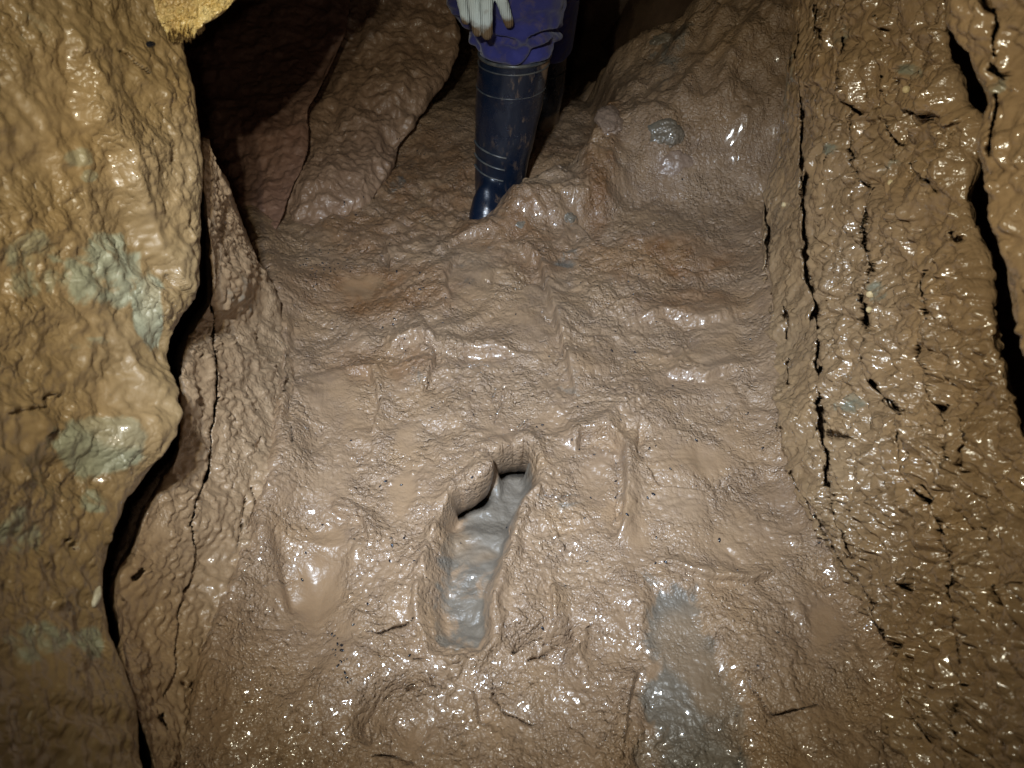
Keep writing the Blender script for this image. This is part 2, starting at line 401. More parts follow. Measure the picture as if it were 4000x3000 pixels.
    # mud edges that drop to one side, and tears in the skin of the mud
    def step(poly, hgt, reach):
        nonlocal h
        hgt = hgt * 1.5
        D, Sg, T = seg_dist(px + 7 * pnoise(P, 60, 85), py + 7 * pnoise(P, 60, 86), poly, reach * 3)
        h += np.where(D < 1e5, hgt * np.exp(-(D / reach) ** 2) * (-.5 + 1.5 * ss(D * np.where(Sg < 0, 1, -1), -9, 9)) * ss(np.minimum(T, 1 - T), 0, .15), 0)
    step([(2240,1760),(2270,1700),(2370,1690),(2430,1760),(2440,1900),(2430,2030),(2400,2130)], .012, 55)
    step([(1150,1250),(1140,1430),(1150,1600),(1120,1750)], -.008, 50)
    step([(1900,1110),(2020,1130),(2120,1080)], -.010, 45)
    step([(1480,1390),(1620,1330),(1780,1380),(1900,1370),(2040,1390)], .010, 50)
    step([(2000,950),(2100,1010),(2130,1110),(2180,1300),(2260,1600)], .010, 60)
    for k, pl in enumerate(([(1640,1230),(1700,1330),(1690,1450),(1650,1540)], [(1330,1440),(1450,1450),(1480,1580),(1440,1720)], [(2480,1250),(2600,1220),(2750,1260),(2880,1230)], [(2500,1620),(2480,1780),(2580,1900),(2760,1910),(2900,1850)],
                         [(2560,2180),(2700,2240),(2900,2270),(3050,2230)], [(1280,2000),(1420,2030),(1450,2150)], [(1080,2080),(1090,2250),(1130,2400)], [(2600,1450),(2750,1480),(2900,1440)], [(2150,2250),(2160,2420),(2120,2500)], [(1740,2650),(1850,2700),(1880,2850)], [(2440,2900),(2460,2750),(2500,2600)],
                         [(1700,1000),(1800,930),(1950,920)], [(2300,1250),(2400,1180),(2500,1150)], [(1560,880),(1500,960),(1530,1060)], [(1760,1180),(1740,1080),(1800,1000)])):
        step(pl, .0065 * (1 if k % 3 else -1), 42)
    step([(2220,830),(2330,960),(2500,1000),(2700,1060),(2900,1040)], -.014, 60)
    step([(1450,2920),(1440,2820),(1510,2730),(1600,2690),(1710,2680)], -.016, 45)
    step([(1990,2560),(2090,2500),(2210,2520),(2310,2420)], -.014, 40)
    step([(2120,2580),(2210,2535),(2290,2490)], -.008, 30)
    for poly, w, dep in (([(2000,2550),(2030,2520),(2080,2500)], 9, .012), ([(2120,2525),(2200,2530),(2290,2440),(2310,2425)], 9, .015), ([(2060,2585),(2150,2545)], 9, .012),
            ([(1440,2480),(1490,2490),(1540,2470),(1620,2430)], 9, .014), ([(1460,2790),(1500,2740),(1580,2705),(1700,2690)], 11, .02), ([(1620,2590),(1670,2575)], 8, .01),
            ([(1920,2680),(1930,2720),(1970,2780),(2040,2810),(2100,2835)], 9, .014), ([(1450,2960),(1500,2950),(1570,2965),(1610,2985)], 9, .012),
            ([(2910,2610),(2930,2690),(2980,2750),(3010,2795),(3080,2780),(3190,2755)], 10, .016), ([(2880,2780),(2900,2900),(2895,2980)], 7, .012),
            ([(1930,1650),(1960,1560),(1970,1500)], 7, .01), ([(1990,1660),(2040,1670),(2070,1640)], 7, .01), ([(1920,1560),(1940,1500)], 6, .01), ([(1985,1640),(2020,1660),(2060,1620)], 6, .01), ([(2110,1920),(2150,1950),(2230,1930)], 6, .01),
            ([(1890,1105),(1960,1120),(2030,1140)], 8, .012), ([(2110,1210),(2130,1250),(2160,1260)], 8, .012), ([(1490,1000),(1520,1040)], 11, .02), ([(1400,980),(1450,975)], 9, .014),
            ([(1610,480),(1660,400),(1700,380)], 8, .02), ([(1780,1840),(1770,1880),(1800,1890)], 6, .006), ([(2310,1520),(2350,1520)], 7, .01), ([(2080,745),(2130,730),(2200,760)], 7, .012), ([(2400,2060),(2420,1900),(2400,1780)], 6, .006), ([(1140,1420),(1145,1500),(1150,1560),(1140,1610)], 13, .03), ([(1160,1720),(1165,1800)], 7, .02), ([(1040,2320),(1090,2270),(1150,2240)], 5, .006)):
        D, Sg, T = seg_dist(px + 8 * pnoise(P, 60, 87) + 2 * pnoise(P, 200, 89), py + 8 * pnoise(P, 60, 88) + 2 * pnoise(P, 200, 90), poly, 60)
        wv = w * (.72 if w < 12 else 1.0) * np.clip(.85 + .8 * pnoise(P, 60, 93), .4, 1.6) * np.clip(np.minimum(T, 1 - T) * 6, .3, 1)
        slot += dep * 1.6 * ss(1 - D / np.maximum(wv, 1), 0, .5)
    rgh = .35 + 1.3 * ss(fbm(P, 8, 3, 94), -.25, .45)
    h += rgh * (.0015 * fbm(P + .01 * pnoise(P, 60, 96)[..., None], 62, 2, 95) + .0008 * fbm(P, 170, 1, 97)) * (1 - .85 * smooth)
    # crumbs of mud around the print and on the ridges
    wd, wvv = worley(X * 95, Y * 95, 3)
    crumbs = ss(fbm(P, 10, 2, 99), .05, .4)
    h += .004 * np.clip(1 - (wd / .42) ** 2, 0, 1) * (wvv > .72) * crumbs * (1 - smooth)
    P[..., 2] = h; P[..., 0] += lipx; P[..., 1] += lipy
    into = P - CAM; into /= np.linalg.norm(into, axis=2)[..., None]; P += into * slot[..., None]
    o = mesh_from_grid('cave_floor', P, M['floor'], dict(clay=clay, wet=wet, smooth=smooth, rust=rust))
    tag(o, 'wet brown mud floor with boot prints and grey clay smears', kind='structure')
    return o
make_floor()

# ------------------------------------------------------------------ left foreground wall
def rows_from(table, ncol, wrap_r=(), wrap_l=(), bulge=0.0, fr=None):
    """table rows: (py_left, py_right, px_left, d_left, px_right, d_right); wraps: (dx, dd) behind the edge"""
    out = []
    for (pyl, pyr, xl, dl, xr, dr) in table:
        r = [(xl + dx, pyl, dl + dd) for dx, dd in wrap_l]
        r += lerp_row((xl, pyl, dl), (xr, pyr, dr), ncol, bulge, fr=fr)
        r += [(xr + dx, pyr, dr + dd) for dx, dd in wrap_r]
        out.append(r)
    return out
def rough_edge(sh, amp, scale, seed):
    sh.push(amp * fbm(sh.P, scale, 3, seed))

def left_wall():
    T = [(-500,-500,-700,.50,700,.80), (-200,-200,-700,.50,690,.80), (0,0,-700,.50,688,.80), (150,130,-700,.50,700,.80), (300,300,-700,.50,735,.81), (550,550,-700,.50,768,.82), (800,800,-700,.50,772,.83),
         (1000,1000,-700,.50,765,.83), (1150,1150,-700,.50,748,.82), (1300,1250,-700,.49,684,.81), (1450,1400,-700,.48,636,.80), (1600,1560,-700,.47,628,.79), (1750,1700,-700,.46,612,.77), (1900,1850,-700,.45,548,.74),
         (2050,2000,-700,.44,455,.71), (2150,2110,-700,.43,398,.70), (2300,2300,-700,.42,388,.68), (2420,2420,-700,.41,400,.67), (2600,2600,-700,.40,470,.66), (2800,2800,-700,.39,520,.65),
         (3000,3000,-700,.38,540,.63), (3300,3300,-700,.37,560,.60), (3700,3700,-700,.36,560,.56)]
    s = Sheet(rows_from(T, 7, wrap_r=((-4, .03), (-30, .12), (-60, .25), (-90, .6))), .0021, 0, 4)
    P = s.P
    h = .011 * fbm(P, 6, 3, 101) + .008 * fbm(P, 18, 3, 104, (1, 1, .7)) + .003 * fbm(P, 60, 2, 107)
    # long drapes and hollows of flowing mud
    D, S, _ = seg_dist(s.px + 12 * pnoise(P, 30, 111), s.py, [(270,250),(330,480),(430,600),(470,750),(520,860),(580,1000),(640,1060)], 260)
    sd = D * np.where(S < 0, 1, -1); h += np.where(D < 1e5, 0.016 * np.exp(-(sd / 130) ** 2) * ss(sd, -26, 40) - .007 * np.exp(-((sd + 30) / 60) ** 2), 0)
    h += .0040 * ridged(P + .03 * pnoise(P, 12, 141)[..., None], 26, 3, 142, (1, .8, .4)) + .0016 * fbm(P, 75, 3, 145)
    D, S, _ = seg_dist(s.px, s.py, [(420,1330),(520,1420),(600,1500),(640,1600),(600,1680),(500,1690)], 220)
    h += np.where(D < 1e5, .016 * np.exp(-(D / 90) ** 2), 0)
    h += .010 * blob(s.px, s.py, 480, 2080, 130, 160) - .02 * blob(s.px, s.py, 330, 1850, 160, 110)
    h += 0 - .012 * blob(s.px, s.py, 420, 1230, 120, 200)
    edge = ss(s.px, s.px.max() * 0 + 560, 740)
    h += .0022 * fbm(P, 130, 2, 119) * (.4 + .6 * edge)
    wd, wv = worley(s.U * 60, s.V * 42, 5)
    h += .0035 * np.clip(1 - (wd / .6) ** 2, 0, 1) * wv * ss(fbm(P, 9, 2, 121), -.1, .3)
    s.push(h)
    for poly, w, dep in (([(150,1570),(190,1540),(240,1555)], 6, .006), ([(470,200),(530,250),(590,290)], 6, .006), ([(20,1620),(110,1600),(180,1590)], 6, .006), ([(170,1710),(230,1680)], 5, .006), ([(240,2110),(260,2105),(300,2150)], 6, .006)):
        s.crack(poly, w, dep, lip=.003, reach=60, slant=-.3, seed=int(w * 7 + poly[0][0]))
    px, py = s.px + 30 * fbm(P, 16, 3, 131), s.py + 30 * fbm(P, 16, 3, 134)
    clay = np.zeros_like(px)
    for (cx, cy, rx, ry, w) in ((400, 1740, 140, 110, .95), (590, 1230, 50, 130, .9), (400, 1080, 170, 110, .62), (310, 620, 60, 40, .6), (345, 700, 40, 25, .8), (130, 1100, 90, 60, .6), (350, 1340, 80, 30, .6), (130, 1000, 110, 80, .5), (430, 960, 90, 60, .6),
                         (80, 2080, 90, 110, .6), (160, 2500, 120, 80, .55), (360, 2500, 50, 60, .7), (120, 120, 90, 60, .35), (380, 1940, 70, 60, .5), (60, 1500, 80, 60, .4)):
        clay = np.maximum(clay, min(1, w * 1.1) * ss(blob(px, py, cx, cy, rx * 1.25, ry * 1.25), .08, .75))
    wet = ss(fbm(P, 12, 2, 137), .15, .5) * .5
    smooth = ss(fbm(P, 7, 2, 139), .1, .4) * .6
    o = mesh_from_grid('cave_wall', s.P, M['left'], dict(clay=clay, wet=wet, smooth=smooth))
    tag(o, 'near left cave wall draped in glossy ochre mud with pale grey patches', 'cave wall', kind='thing')
left_wall()

def yellow_overhang():
    T = [(-700,-700,400,.70,1500,.84), (-420,-480,500,.72,1290,.84), (-300,-330,530,.725,1235,.82), (-200,-240,560,.73,1110,.80), (-60,-90,590,.74,985,.79), (0,-20,600,.745,945,.785), (50,20,610,.75,900,.78), (90,60,625,.755,850,.775), (112,100,640,.76,770,.77), (118,116,650,.79,760,.80), (60,60,650,.95,820,.95), (-200,-200,600,1.1,1000,1.05)]
    s = Sheet(rows_from(T, 6, wrap_r=((-5, .04), (-30, .25))), .0018, 0, 2)
    P = s.P
    s.push(.012 * fbm(P, 14, 3, 151))
    wd, wv = worley(s.U * 130, s.V * 130, 2)
    s.push(.006 * np.clip(1 - (wd / .6) ** 2, 0, 1) * (.4 + wv) * (.3 + .7 * s.front) + .0006 * fbm(P, 120, 2, 155))
    T2 = NT('yellow_calcite')
    n = T2.noise(60, 5, .6); c = T2.mix(T2.rng(n, .35, .65), (.46, .31, .10), (.60, .47, .22))
    c = T2.mix(T2.rng(T2.noise(20, 4), .5, .7), c, (.30, .19, .075))
    nb = T2.bump(T2.voro(260, smooth=.3), .003, .8)
    m = T2.done(c, T2.rng(T2.noise(40, 3), .3, .7, .2, .5), nb, .55)
    o = mesh_from_grid('rock_overhang', s.P, m)
    tag(o, 'grainy yellow mineral overhang at the top of the left wall', 'rock')
yellow_overhang()

# ------------------------------------------------------------------ the steep ledge left of the floor
def ledge():
    T = []
    for (py, xl, dl, xr) in ((545,795,.90,797), (556,792,.88,802), (590,793,.87,806), (640,795,.87,828), (700,799,.88,868), (850,812,.905,920), (1000,830,.94,985), (1100,835,.96,1055), (1180,825,.97,1085), (1250,785,.975,1110), (1320,745,.94,1125), (1400,718,.90,1140), (1600,714,.87,1150), (1750,702,.875,1140), (1900,640,.85,1110), (2000,578,.82,1080), (2150,522,.80,1025), (2300,452,.76,960),
                         (2450,466,.735,900), (2600,482,.69,860), (2700,505,.685,830), (2850,560,.685,790), (3000,607,.695,770), (3400,640,.63,740)):
        fd = floor_depth(py) if py > 1350 else float(np.interp(py, [500, 700, 850, 1000, 1100, 1250, 1350], [.90, .97, 1.07, 1.18, 1.26, 1.30, floor_depth(1350)]))
        T.append((py, py, xl, dl, xr, fd - .012))
    s = Sheet(rows_from(T, 8, wrap_l=((-40, .45), (-22, .12), (-3, .02)), wrap_r=((7, .05), (12, .30)), bulge=-.02), .0021, 3, 2)
    P = s.P
    h = .016 * fbm(P, 7, 3, 161) + .005 * fbm(P, 26, 3, 164, (1, 1, .6)) + .0022 * fbm(P, 70, 2, 168)
    h += .0022 * (ridged(P, 45, 2, 171, (1, .8, .5)) - .8)
    wd, wv = worley(s.U * 85, s.V * 70, 6)
    h += .0050 * np.clip(1 - (wd / .55) ** 2, 0, 1) * wv
    h += .010 * blob(s.px, s.py, 920, 1100, 90, 130)
    s.push(h)
    for poly, w, dep, lip, sl in (([(810,1120),(835,1240),(840,1350),(850,1480),(845,1600),(830,1700),(822,1790),(800,1900),(765,1960),(745,2060)], 15, .05, .006, -.5), ([(745,2060),(762,2160),(752,2260),(715,2320),(700,2400),(690,2530),(690,2600),(660,2700),(640,2750)], 12, .05, .007, -.4),
                              ([(640,2790),(625,2800),(650,2840)], 8, .02, 0, -.4),
                              ([(520,2260),(545,2240),(555,2215)], 11, .03, .002, -.3), ([(980,1900),(1000,1980),(970,2080)], 6, .01, .002, 0), ([(880,2360),(870,2430),(875,2500)], 7, .012, .003, 0), ([(990,1730),(1000,1760),(1020,1700)], 6, .01, 0, 0), ([(960,1930),(945,2040),(930,2130)], 6, .01, .002, 0), ([(700,2660),(740,2680),(790,2650)], 7, .01, 0, 0)):
        s.crack(poly, w, dep, lip=-lip, reach=70, slant=sl, seed=int(poly[0][0] + w))
    px, py = s.px + 25 * fbm(P, 16, 3, 177), s.py
    smooth = ss(fbm(P, 8, 2, 179), .0, .4) * .6
    smooth = np.maximum(smooth, ss(blob(px, py, 940, 1150, 110, 130), .2, .6)); smooth = np.maximum(smooth, .6 * ss(blob(px, py, 600, 2400, 110, 300), .2, .6))
    clay = .15 * ss(blob(px, py, 850, 860, 90, 220), .1, .6); clay = np.maximum(clay, .40 * ss(blob(px, py, 960, 1160, 80, 100), .1, .7))
    o = mesh_from_grid('mud_ledge', s.P, M['ledge'], dict(clay=clay, wet=smooth * .3, smooth=smooth))
    tag(o, 'steep mud coated ledge along the left side of the floor, split by dark cracks', 'rock ledge')
ledge()

# ------------------------------------------------------------------ rock slabs at the back left
def slab_a():
    T = [(-500,-500,500,1.95,1420,1.90), (-200,-200,520,1.93,1390,1.86), (0,0,540,1.90,1360,1.82), (150,150,560,1.86,1335,1.78), (300,300,580,1.82,1270,1.73), (420,420,600,1.78,1205,1.68), (520,520,620,1.74,1192,1.65), (600,600,640,1.71,1192,1.62), (680,680,660,1.67,1165,1.59), (760,760,680,1.63,1128,1.56), (850,850,700,1.58,1098,1.52), (905,905,720,1.54,1075,1.49), (1000,1000,740,1.50,1040,1.50), (1100,1100,760,1.50,1010,1.54)]
    s = Sheet(rows_from(T, 7, wrap_r=((-3, .03), (-25, .15), (-60, .4)), bulge=.02), .004, 0, 3)
    P = s.P
    s.push(.022 * fbm(P, 7, 4, 201) + .005 * fbm(P, 40, 3, 205) + .002 * fbm(P, 110, 2, 209))
    z = np.zeros_like(s.px)
    o = mesh_from_grid('rock_slab', s.P, M['red'], dict(clay=z, wet=z, smooth=z))
    tag(o, 'reddish rock slab behind the left wall, upper part in deep shadow', 'rock slab')
def slab_b():
    T = [(-500,-500,1100,2.10,1700,2.02), (-200,-200,1120,2.06,1720,2.0), (0,0,1140,2.02,1748,1.97), (90,90,1150,2.0,1780,1.95), (170,170,1150,1.98,1782,1.93), (250,250,1150,1.95,1762,1.92), (320,320,1140,1.92,1735,1.90), (370,370,1130,1.88,1685,1.87), (430,430,1120,1.84,1645,1.84), (490,490,1110,1.80,1608,1.80), (580,580,1100,1.75,1560,1.75), (700,700,1090,1.68,1500,1.68), (800,800,1080,1.62,1420,1.63), (900,900,1070,1.60,1360,1.62)]
    s = Sheet(rows_from(T, 7, wrap_r=((-4, .03), (-30, .12), (-80, .4)), bulge=.05), .004, 0, 3)
    P = s.P
    s.push(.034 * fbm(P, 6, 4, 211) + .012 * ridged(P + .05 * pnoise(P, 9, 217)[..., None], 11, 3, 218) + .006 * fbm(P, 36, 3, 215, (1, 1, .8)) + .003 * fbm(P, 100, 2, 219))
    z = np.zeros_like(s.px)
    o = mesh_from_grid('rock_flake', s.P, M['back'], dict(clay=z, wet=z + .1, smooth=z))
    tag(o, 'brown mud covered rock flake with an undercut right edge left of the boot', 'rock slab')
slab_a(); slab_b()

# ------------------------------------------------------------------ right wall
def right_wall():
    T = []
    for (py, xl, dl, xr, dr) in ((-500,3135,1.26,3660,.86), (-200,3130,1.27,3680,.85), (0,3112,1.28,3688,.84), (130,3110,1.29,3692,.84), (260,3085,1.30,3700,.835), (330,3080,1.31,3735,.825), (420,3070,1.33,3760,.82), (480,3060,1.35,3825,.80), (600,3040,1.38,3800,.80), (700,3010,1.40,3778,.80), (800,2990,1.42,3770,.80), (900,2985,1.42,3795,.79), (1000,2990,1.40,3835,.775),
                         (1150,3000,1.36,3852,.76), (1300,3010,1.29,3870,.745), (1450,3028,1.215,3910,.73), (1600,3045,1.15,3955,.71), (1720,3060,1.10,4010,.69), (1850,3110,1.055,4150,.65), (2000,3175,1.01,4300,.62), (2150,3260,.965,4400,.59), (2300,3370,.925,4500,.57), (2450,3450,.888,4500,.55), (2600,3505,.855,4500,.54), (2800,3550,.815,4500,.52), (3000,3590,.775,4500,.50), (3400,3660,.71,4500,.47)):
        T.append((py, py, xl, dl, xr, dr))
    s = Sheet(rows_from(T, 9, wrap_l=((40, .35), (-2, .05)), wrap_r=((-4, .03), (-25, .12), (-60, .5))), .0020, 2, 3)
    P = s.P; st = (1, .9, .45)
    h = .020 * fbm(P, 6, 3, 221, (1, 1, .5)) + .008 * fbm(P, 20, 3, 224, st) + .003 * fbm(P, 60, 2, 227, st)
    # layered, flaking skins: terraces with sharp edges running down the wall
    q = fbm(P + .03 * pnoise(P, 14, 230)[..., None], 9, 4, 231, (1, 1, .32)) * 2.6
    fl = np.floor(q); fr = q - fl
    graz = .45 + .55 * ss(s.px, 3120, 3330)
    h *= .5 + .5 * graz; h += graz * .0105 * (fl + ss(fr, .0, .16) - q * .6)
    q2 = fbm(P + .02 * pnoise(P, 22, 232)[..., None], 24, 3, 235, (1, 1, .45)) * 2.0
    h += graz * .0035 * (np.floor(q2) + ss(q2 - np.floor(q2), 0, .22) - q2 * .7)
    wd, wv = worley(s.U * 62 + .8 * fbm(P, 30, 2, 237), s.V * 40 + .8 * fbm(P, 30, 2, 239), 9)
    low = ss(s.py, 1700, 2300)
    h += (.0062 + .0045 * low) * graz * np.clip(1 - (wd / .62) ** 2, 0, 1) * (.3 + 1.3 * wv) * (.25 + .75 * ss(fbm(P, 7, 2, 241), -.1, .35))
    h += .0012 * fbm(P, 150, 2, 243)
    wd, wv = worley(s.U * 30 + 1.2 * fbm(P, 14, 2, 245), s.V * 17 + 1.2 * fbm(P, 14, 2, 247), 3)
    h += graz * .014 * np.clip(1 - (wd / .72) ** 2, 0, 1) * (.2 + wv)
    s.push(h)
    cr = [([(3130,430),(3133,560),(3140,680),(3142,760),(3150,900),(3153,1010),(3155,1080),(3190,1200),(3200,1300),(3200,1420),(3203,1520),(3200,1600),(3215,1680),(3228,1780),(3235,1900)], 19, .07, .005, -.6),
          ([(2972,735),(2990,800),(3005,880),(3000,1030),(3010,1150),(3020,1220)], 14, .05, .004, -.5), ([(2990,1200),(2985,1280),(3000,1330),(3005,1450),(3015,1540),(3030,1580),(3045,1680),(3060,1810)], 12, .05, .004, -.5),
          ([(3060,1200),(3080,1250),(3070,1320)], 10, .03, .003, -.4), ([(3075,1400),(3080,1500)], 9, .03, .002, -.4),
          ([(3295,150),(3290,240),(3282,320),(3290,385),(3325,410),(3370,450)], 17, .05, .008, -.5), ([(3440,295),(3450,360),(3455,430),(3475,510),(3520,570)], 15, .05, .006, -.5), ([(3520,430),(3580,440),(3640,470)], 8, .015, .004, 0),
          ([(3330,610),(3350,660),(3370,700),(3410,740)], 10, .03, .005, -.4), ([(3370,905),(3390,980),(3410,1060)], 12, .04, .004, -.4), ([(3375,1150),(3385,1260),(3390,1290)], 15, .05, .004, -.5), ([(3365,1385),(3370,1440),(3410,1500),(3480,1570),(3530,1620)], 16, .05, .007, -.5),
          ([(3610,1060),(3610,1150),(3618,1260)], 12, .04, .004, -.4), ([(3600,1350),(3615,1430),(3640,1530),(3670,1595),(3705,1580)], 17, .05, .008, -.5), ([(3505,1680),(3525,1760),(3525,1850),(3580,1910),(3650,1980)], 15, .05, .006, -.5), ([(3600,1890),(3660,1940),(3680,2010),(3690,2100),(3720,2180),(3735,2260)], 14, .05, .006, -.5),
          ([(3390,1270),(3372,1340),(3366,1400)], 9, .04, .005, 0), ([(3520,1600),(3506,1650),(3510,1700)], 10, .04, .005, 0), ([(3630,1960),(3670,2030),(3688,2090)], 10, .04, .005, 0), ([(3715,2160),(3735,2250),(3708,2300)], 10, .04, .005, 0), ([(3765,2650),(3745,2740),(3732,2800)], 10, .04, .005, 0),
          ([(3618,1240),(3604,1300),(3600,1360)], 9, .04, .005, 0), ([(3680,1590),(3700,1700),(3690,1800),(3650,1900)], 8, .03, .004, 0), ([(3405,730),(3385,820),(3372,910)], 7, .03, .003, 0), ([(3405,1050),(3385,1110),(3377,1160)], 7, .03, .003, 0), ([(3330,430),(3325,520),(3332,620)], 6, .03, .003, 0),
          ([(3060,1800),(3100,1880),(3170,1990),(3215,2060)], 8, .03, .003, 0), ([(3340,2250),(3400,2340),(3450,2420),(3500,2560)], 8, .03, .003, 0), ([(3235,1890),(3260,1990),(3300,2080),(3330,2180)], 9, .03, .004, 0), ([(3115,120),(3122,240),(3128,340),(3131,440)], 9, .04, .004, 0),
          ([(3755,1640),(3770,1700),(3760,1850)], 9, .03, .004, -.4), ([(3700,2290),(3730,2340),(3740,2420),(3755,2500),(3770,2600),(3760,2700)], 14, .06, .006, -.5), ([(3735,2760),(3725,2830),(3745,2920),(3750,3050)], 15, .06, .006, -.5), ([(3500,2270),(3510,2290),(3560,2300)], 12, .03, .006, -.3), ([(3540,2700),(3580,2790),(3610,2870),(3640,2900)], 11, .03, .004, -.4),
          ([(3400,2370),(3430,2430),(3470,2500),(3530,2520)], 10, .03, .006, -.3), ([(3200,2030),(3240,2110),(3300,2200),(3340,2250)], 8, .02, .003, -.3), ([(3560,640),(3600,680),(3670,770)], 8, .015, .004, 0), ([(3720,900),(3740,940),(3770,930)], 10, .02, .002, 0),
          ([(3180,20),(3190,100),(3210,160)], 12, .03, .003, -.4), ([(3090,180),(3075,250),(3060,330)], 10, .03, .002, -.3), ([(3420,60),(3440,120),(3470,110)], 8, .02, .004, 0), ([(3850,2060),(3870,2120)], 8, .02, .003, 0), ([(3880,2280),(3920,2370)], 10, .02, .004, 0), ([(3240,1690),(3265,1700),(3320,1710)], 8, .02, .003, 0)]
    for k, (poly, w, dep, lip, sl) in enumerate(cr):
        s.crack(poly, w * 1.35, dep * 1.2, lip=lip * 1.8, reach=75, slant=sl, seed=300 + k * 7)
    px, py = s.px + 30 * fbm(P, 16, 3, 251), s.py + 30 * fbm(P, 16, 3, 254)
    clay = np.zeros_like(px)
    for (cx, cy, rx, ry, w) in ((3560, 280, 60, 50, .6), (3250, 580, 50, 40, .6), (3440, 1130, 60, 60, .45), (3330, 1560, 70, 60, .6), (3480, 660, 60, 50, .4), (3300, 130, 60, 60, .45), (3500, 1830, 60, 80, .35), (3050, 300, 60, 160, .5)):
        clay = np.maximum(clay, w * ss(blob(px, py, cx, cy, rx, ry), .1, .75))
    z = np.zeros_like(px)
    wet = ss(fbm(P, 14, 2, 257), .1, .45) * .6
    o = mesh_from_grid('cave_wall', s.P, M['right'], dict(clay=clay, wet=wet, smooth=ss(fbm(P, 10, 2, 259), .25, .6) * .5))
    tag(o, 'right cave wall of dripping wet mud flakes with long vertical cracks', 'cave wall', kind='thing')
right_wall()

def right_flake():
    T = []
    for (py, xl, dl) in ((-500,3700,.66), (-150,3710,.66), (0,3718,.655), (90,3722,.655), (160,3755,.65), (215,3812,.64), (300,3825,.64), (380,3865,.63), (470,3850,.63), (540,3832,.63), (640,3845,.63), (740,3880,.62), (830,3898,.615), (920,3930,.61), (1010,3962,.60), (1130,3985,.60), (1220,4000,.595), (1500,4060,.58), (1800,4200,.56)):
        T.append((py, py, xl, dl, 4700, .46))
    s = Sheet(rows_from(T, 6, wrap_l=((80, .5), (25, .10), (3, .02)), bulge=.0), .0021, 3, 0)
    P = s.P; st = (1, .9, .45)
    h = .012 * fbm(P, 8, 3, 261, st) + .005 * fbm(P, 26, 3, 264, st)
    q = fbm(P, 14, 3, 267, (1, 1, .35)) * 2.4
    h += .005 * (np.floor(q) + ss(q - np.floor(q), 0, .2) - q * .6)
    wd, wv = worley(s.U * 60, s.V * 45, 4)
    h += .009 * np.clip(1 - (wd / .65) ** 2, 0, 1) * (.2 + wv) + .003 * fbm(P, 60, 3, 268, st) + .0012 * fbm(P, 140, 2, 269)
    s.push(h)
    for k, (poly, w, dep) in enumerate((([(3880,20),(3900,90),(3880,170),(3890,230)], 14, .04), ([(3870,250),(3900,290),(3925,310)], 22, .04), ([(3890,360),(3885,450),(3870,560),(3865,620)], 11, .03), ([(3840,-20),(3860,30),(3900,50)], 14, .03))):
        s.crack(poly, w, dep, lip=.003, reach=60, slant=-.4, seed=400 + k * 5)
    z = np.zeros_like(s.px)
    px, py = s.px + 20 * fbm(P, 20, 2, 271), s.py
    clay = .5 * ss(blob(px, py, 3880, 320, 60, 60), .1, .7)
    o = mesh_from_grid('rock_flake', s.P, M['right'], dict(clay=clay, wet=z + .3, smooth=z))
    tag(o, 'narrow muddy rock flake at the far right beyond the wide black gap', 'rock slab')
right_flake()

# ------------------------------------------------------------------ passage shell: roof, far end
def shell():
    th = np.linspace(-.32 * math.pi, 1.32 * math.pi, 160); ys = np.linspace(-1.6, 4.2, 150)
    TH, YY = np.meshgrid(th, ys)
    P = np.stack([1.45 * np.cos(TH), YY, .55 + 1.35 * np.sin(TH)], -1)
    e = 1 - .35 * ss(YY, 2.2, 4.0)
    P[..., 0] *= e
    n = np.stack([-np.cos(TH), 0 * TH, -np.sin(TH)], -1)
    P += n * (.18 * fbm(P, 1.6, 4, 281))[..., None]
    z = np.zeros_like(TH)
    o = mesh_from_grid('cave_ceiling', P, M['back'], dict(clay=z, wet=z, smooth=z))
    tag(o, 'unlit rock roof and sides of the cave passage', kind='structure')
    a = np.linspace(-1.6, 1.6, 90); zz = np.linspace(-1.4, 2.2, 90)
    A, Z = np.meshgrid(a, zz)
    P = np.stack([A, 3.9 + 0 * A, Z], -1); P[..., 1] += .25 * fbm(P, 2, 4, 285)
    o = mesh_from_grid('back_wall', P, M['back'], dict(clay=A * 0, wet=A * 0, smooth=A * 0))
    tag(o, 'far dark end of the cave passage', kind='structure')
shell()
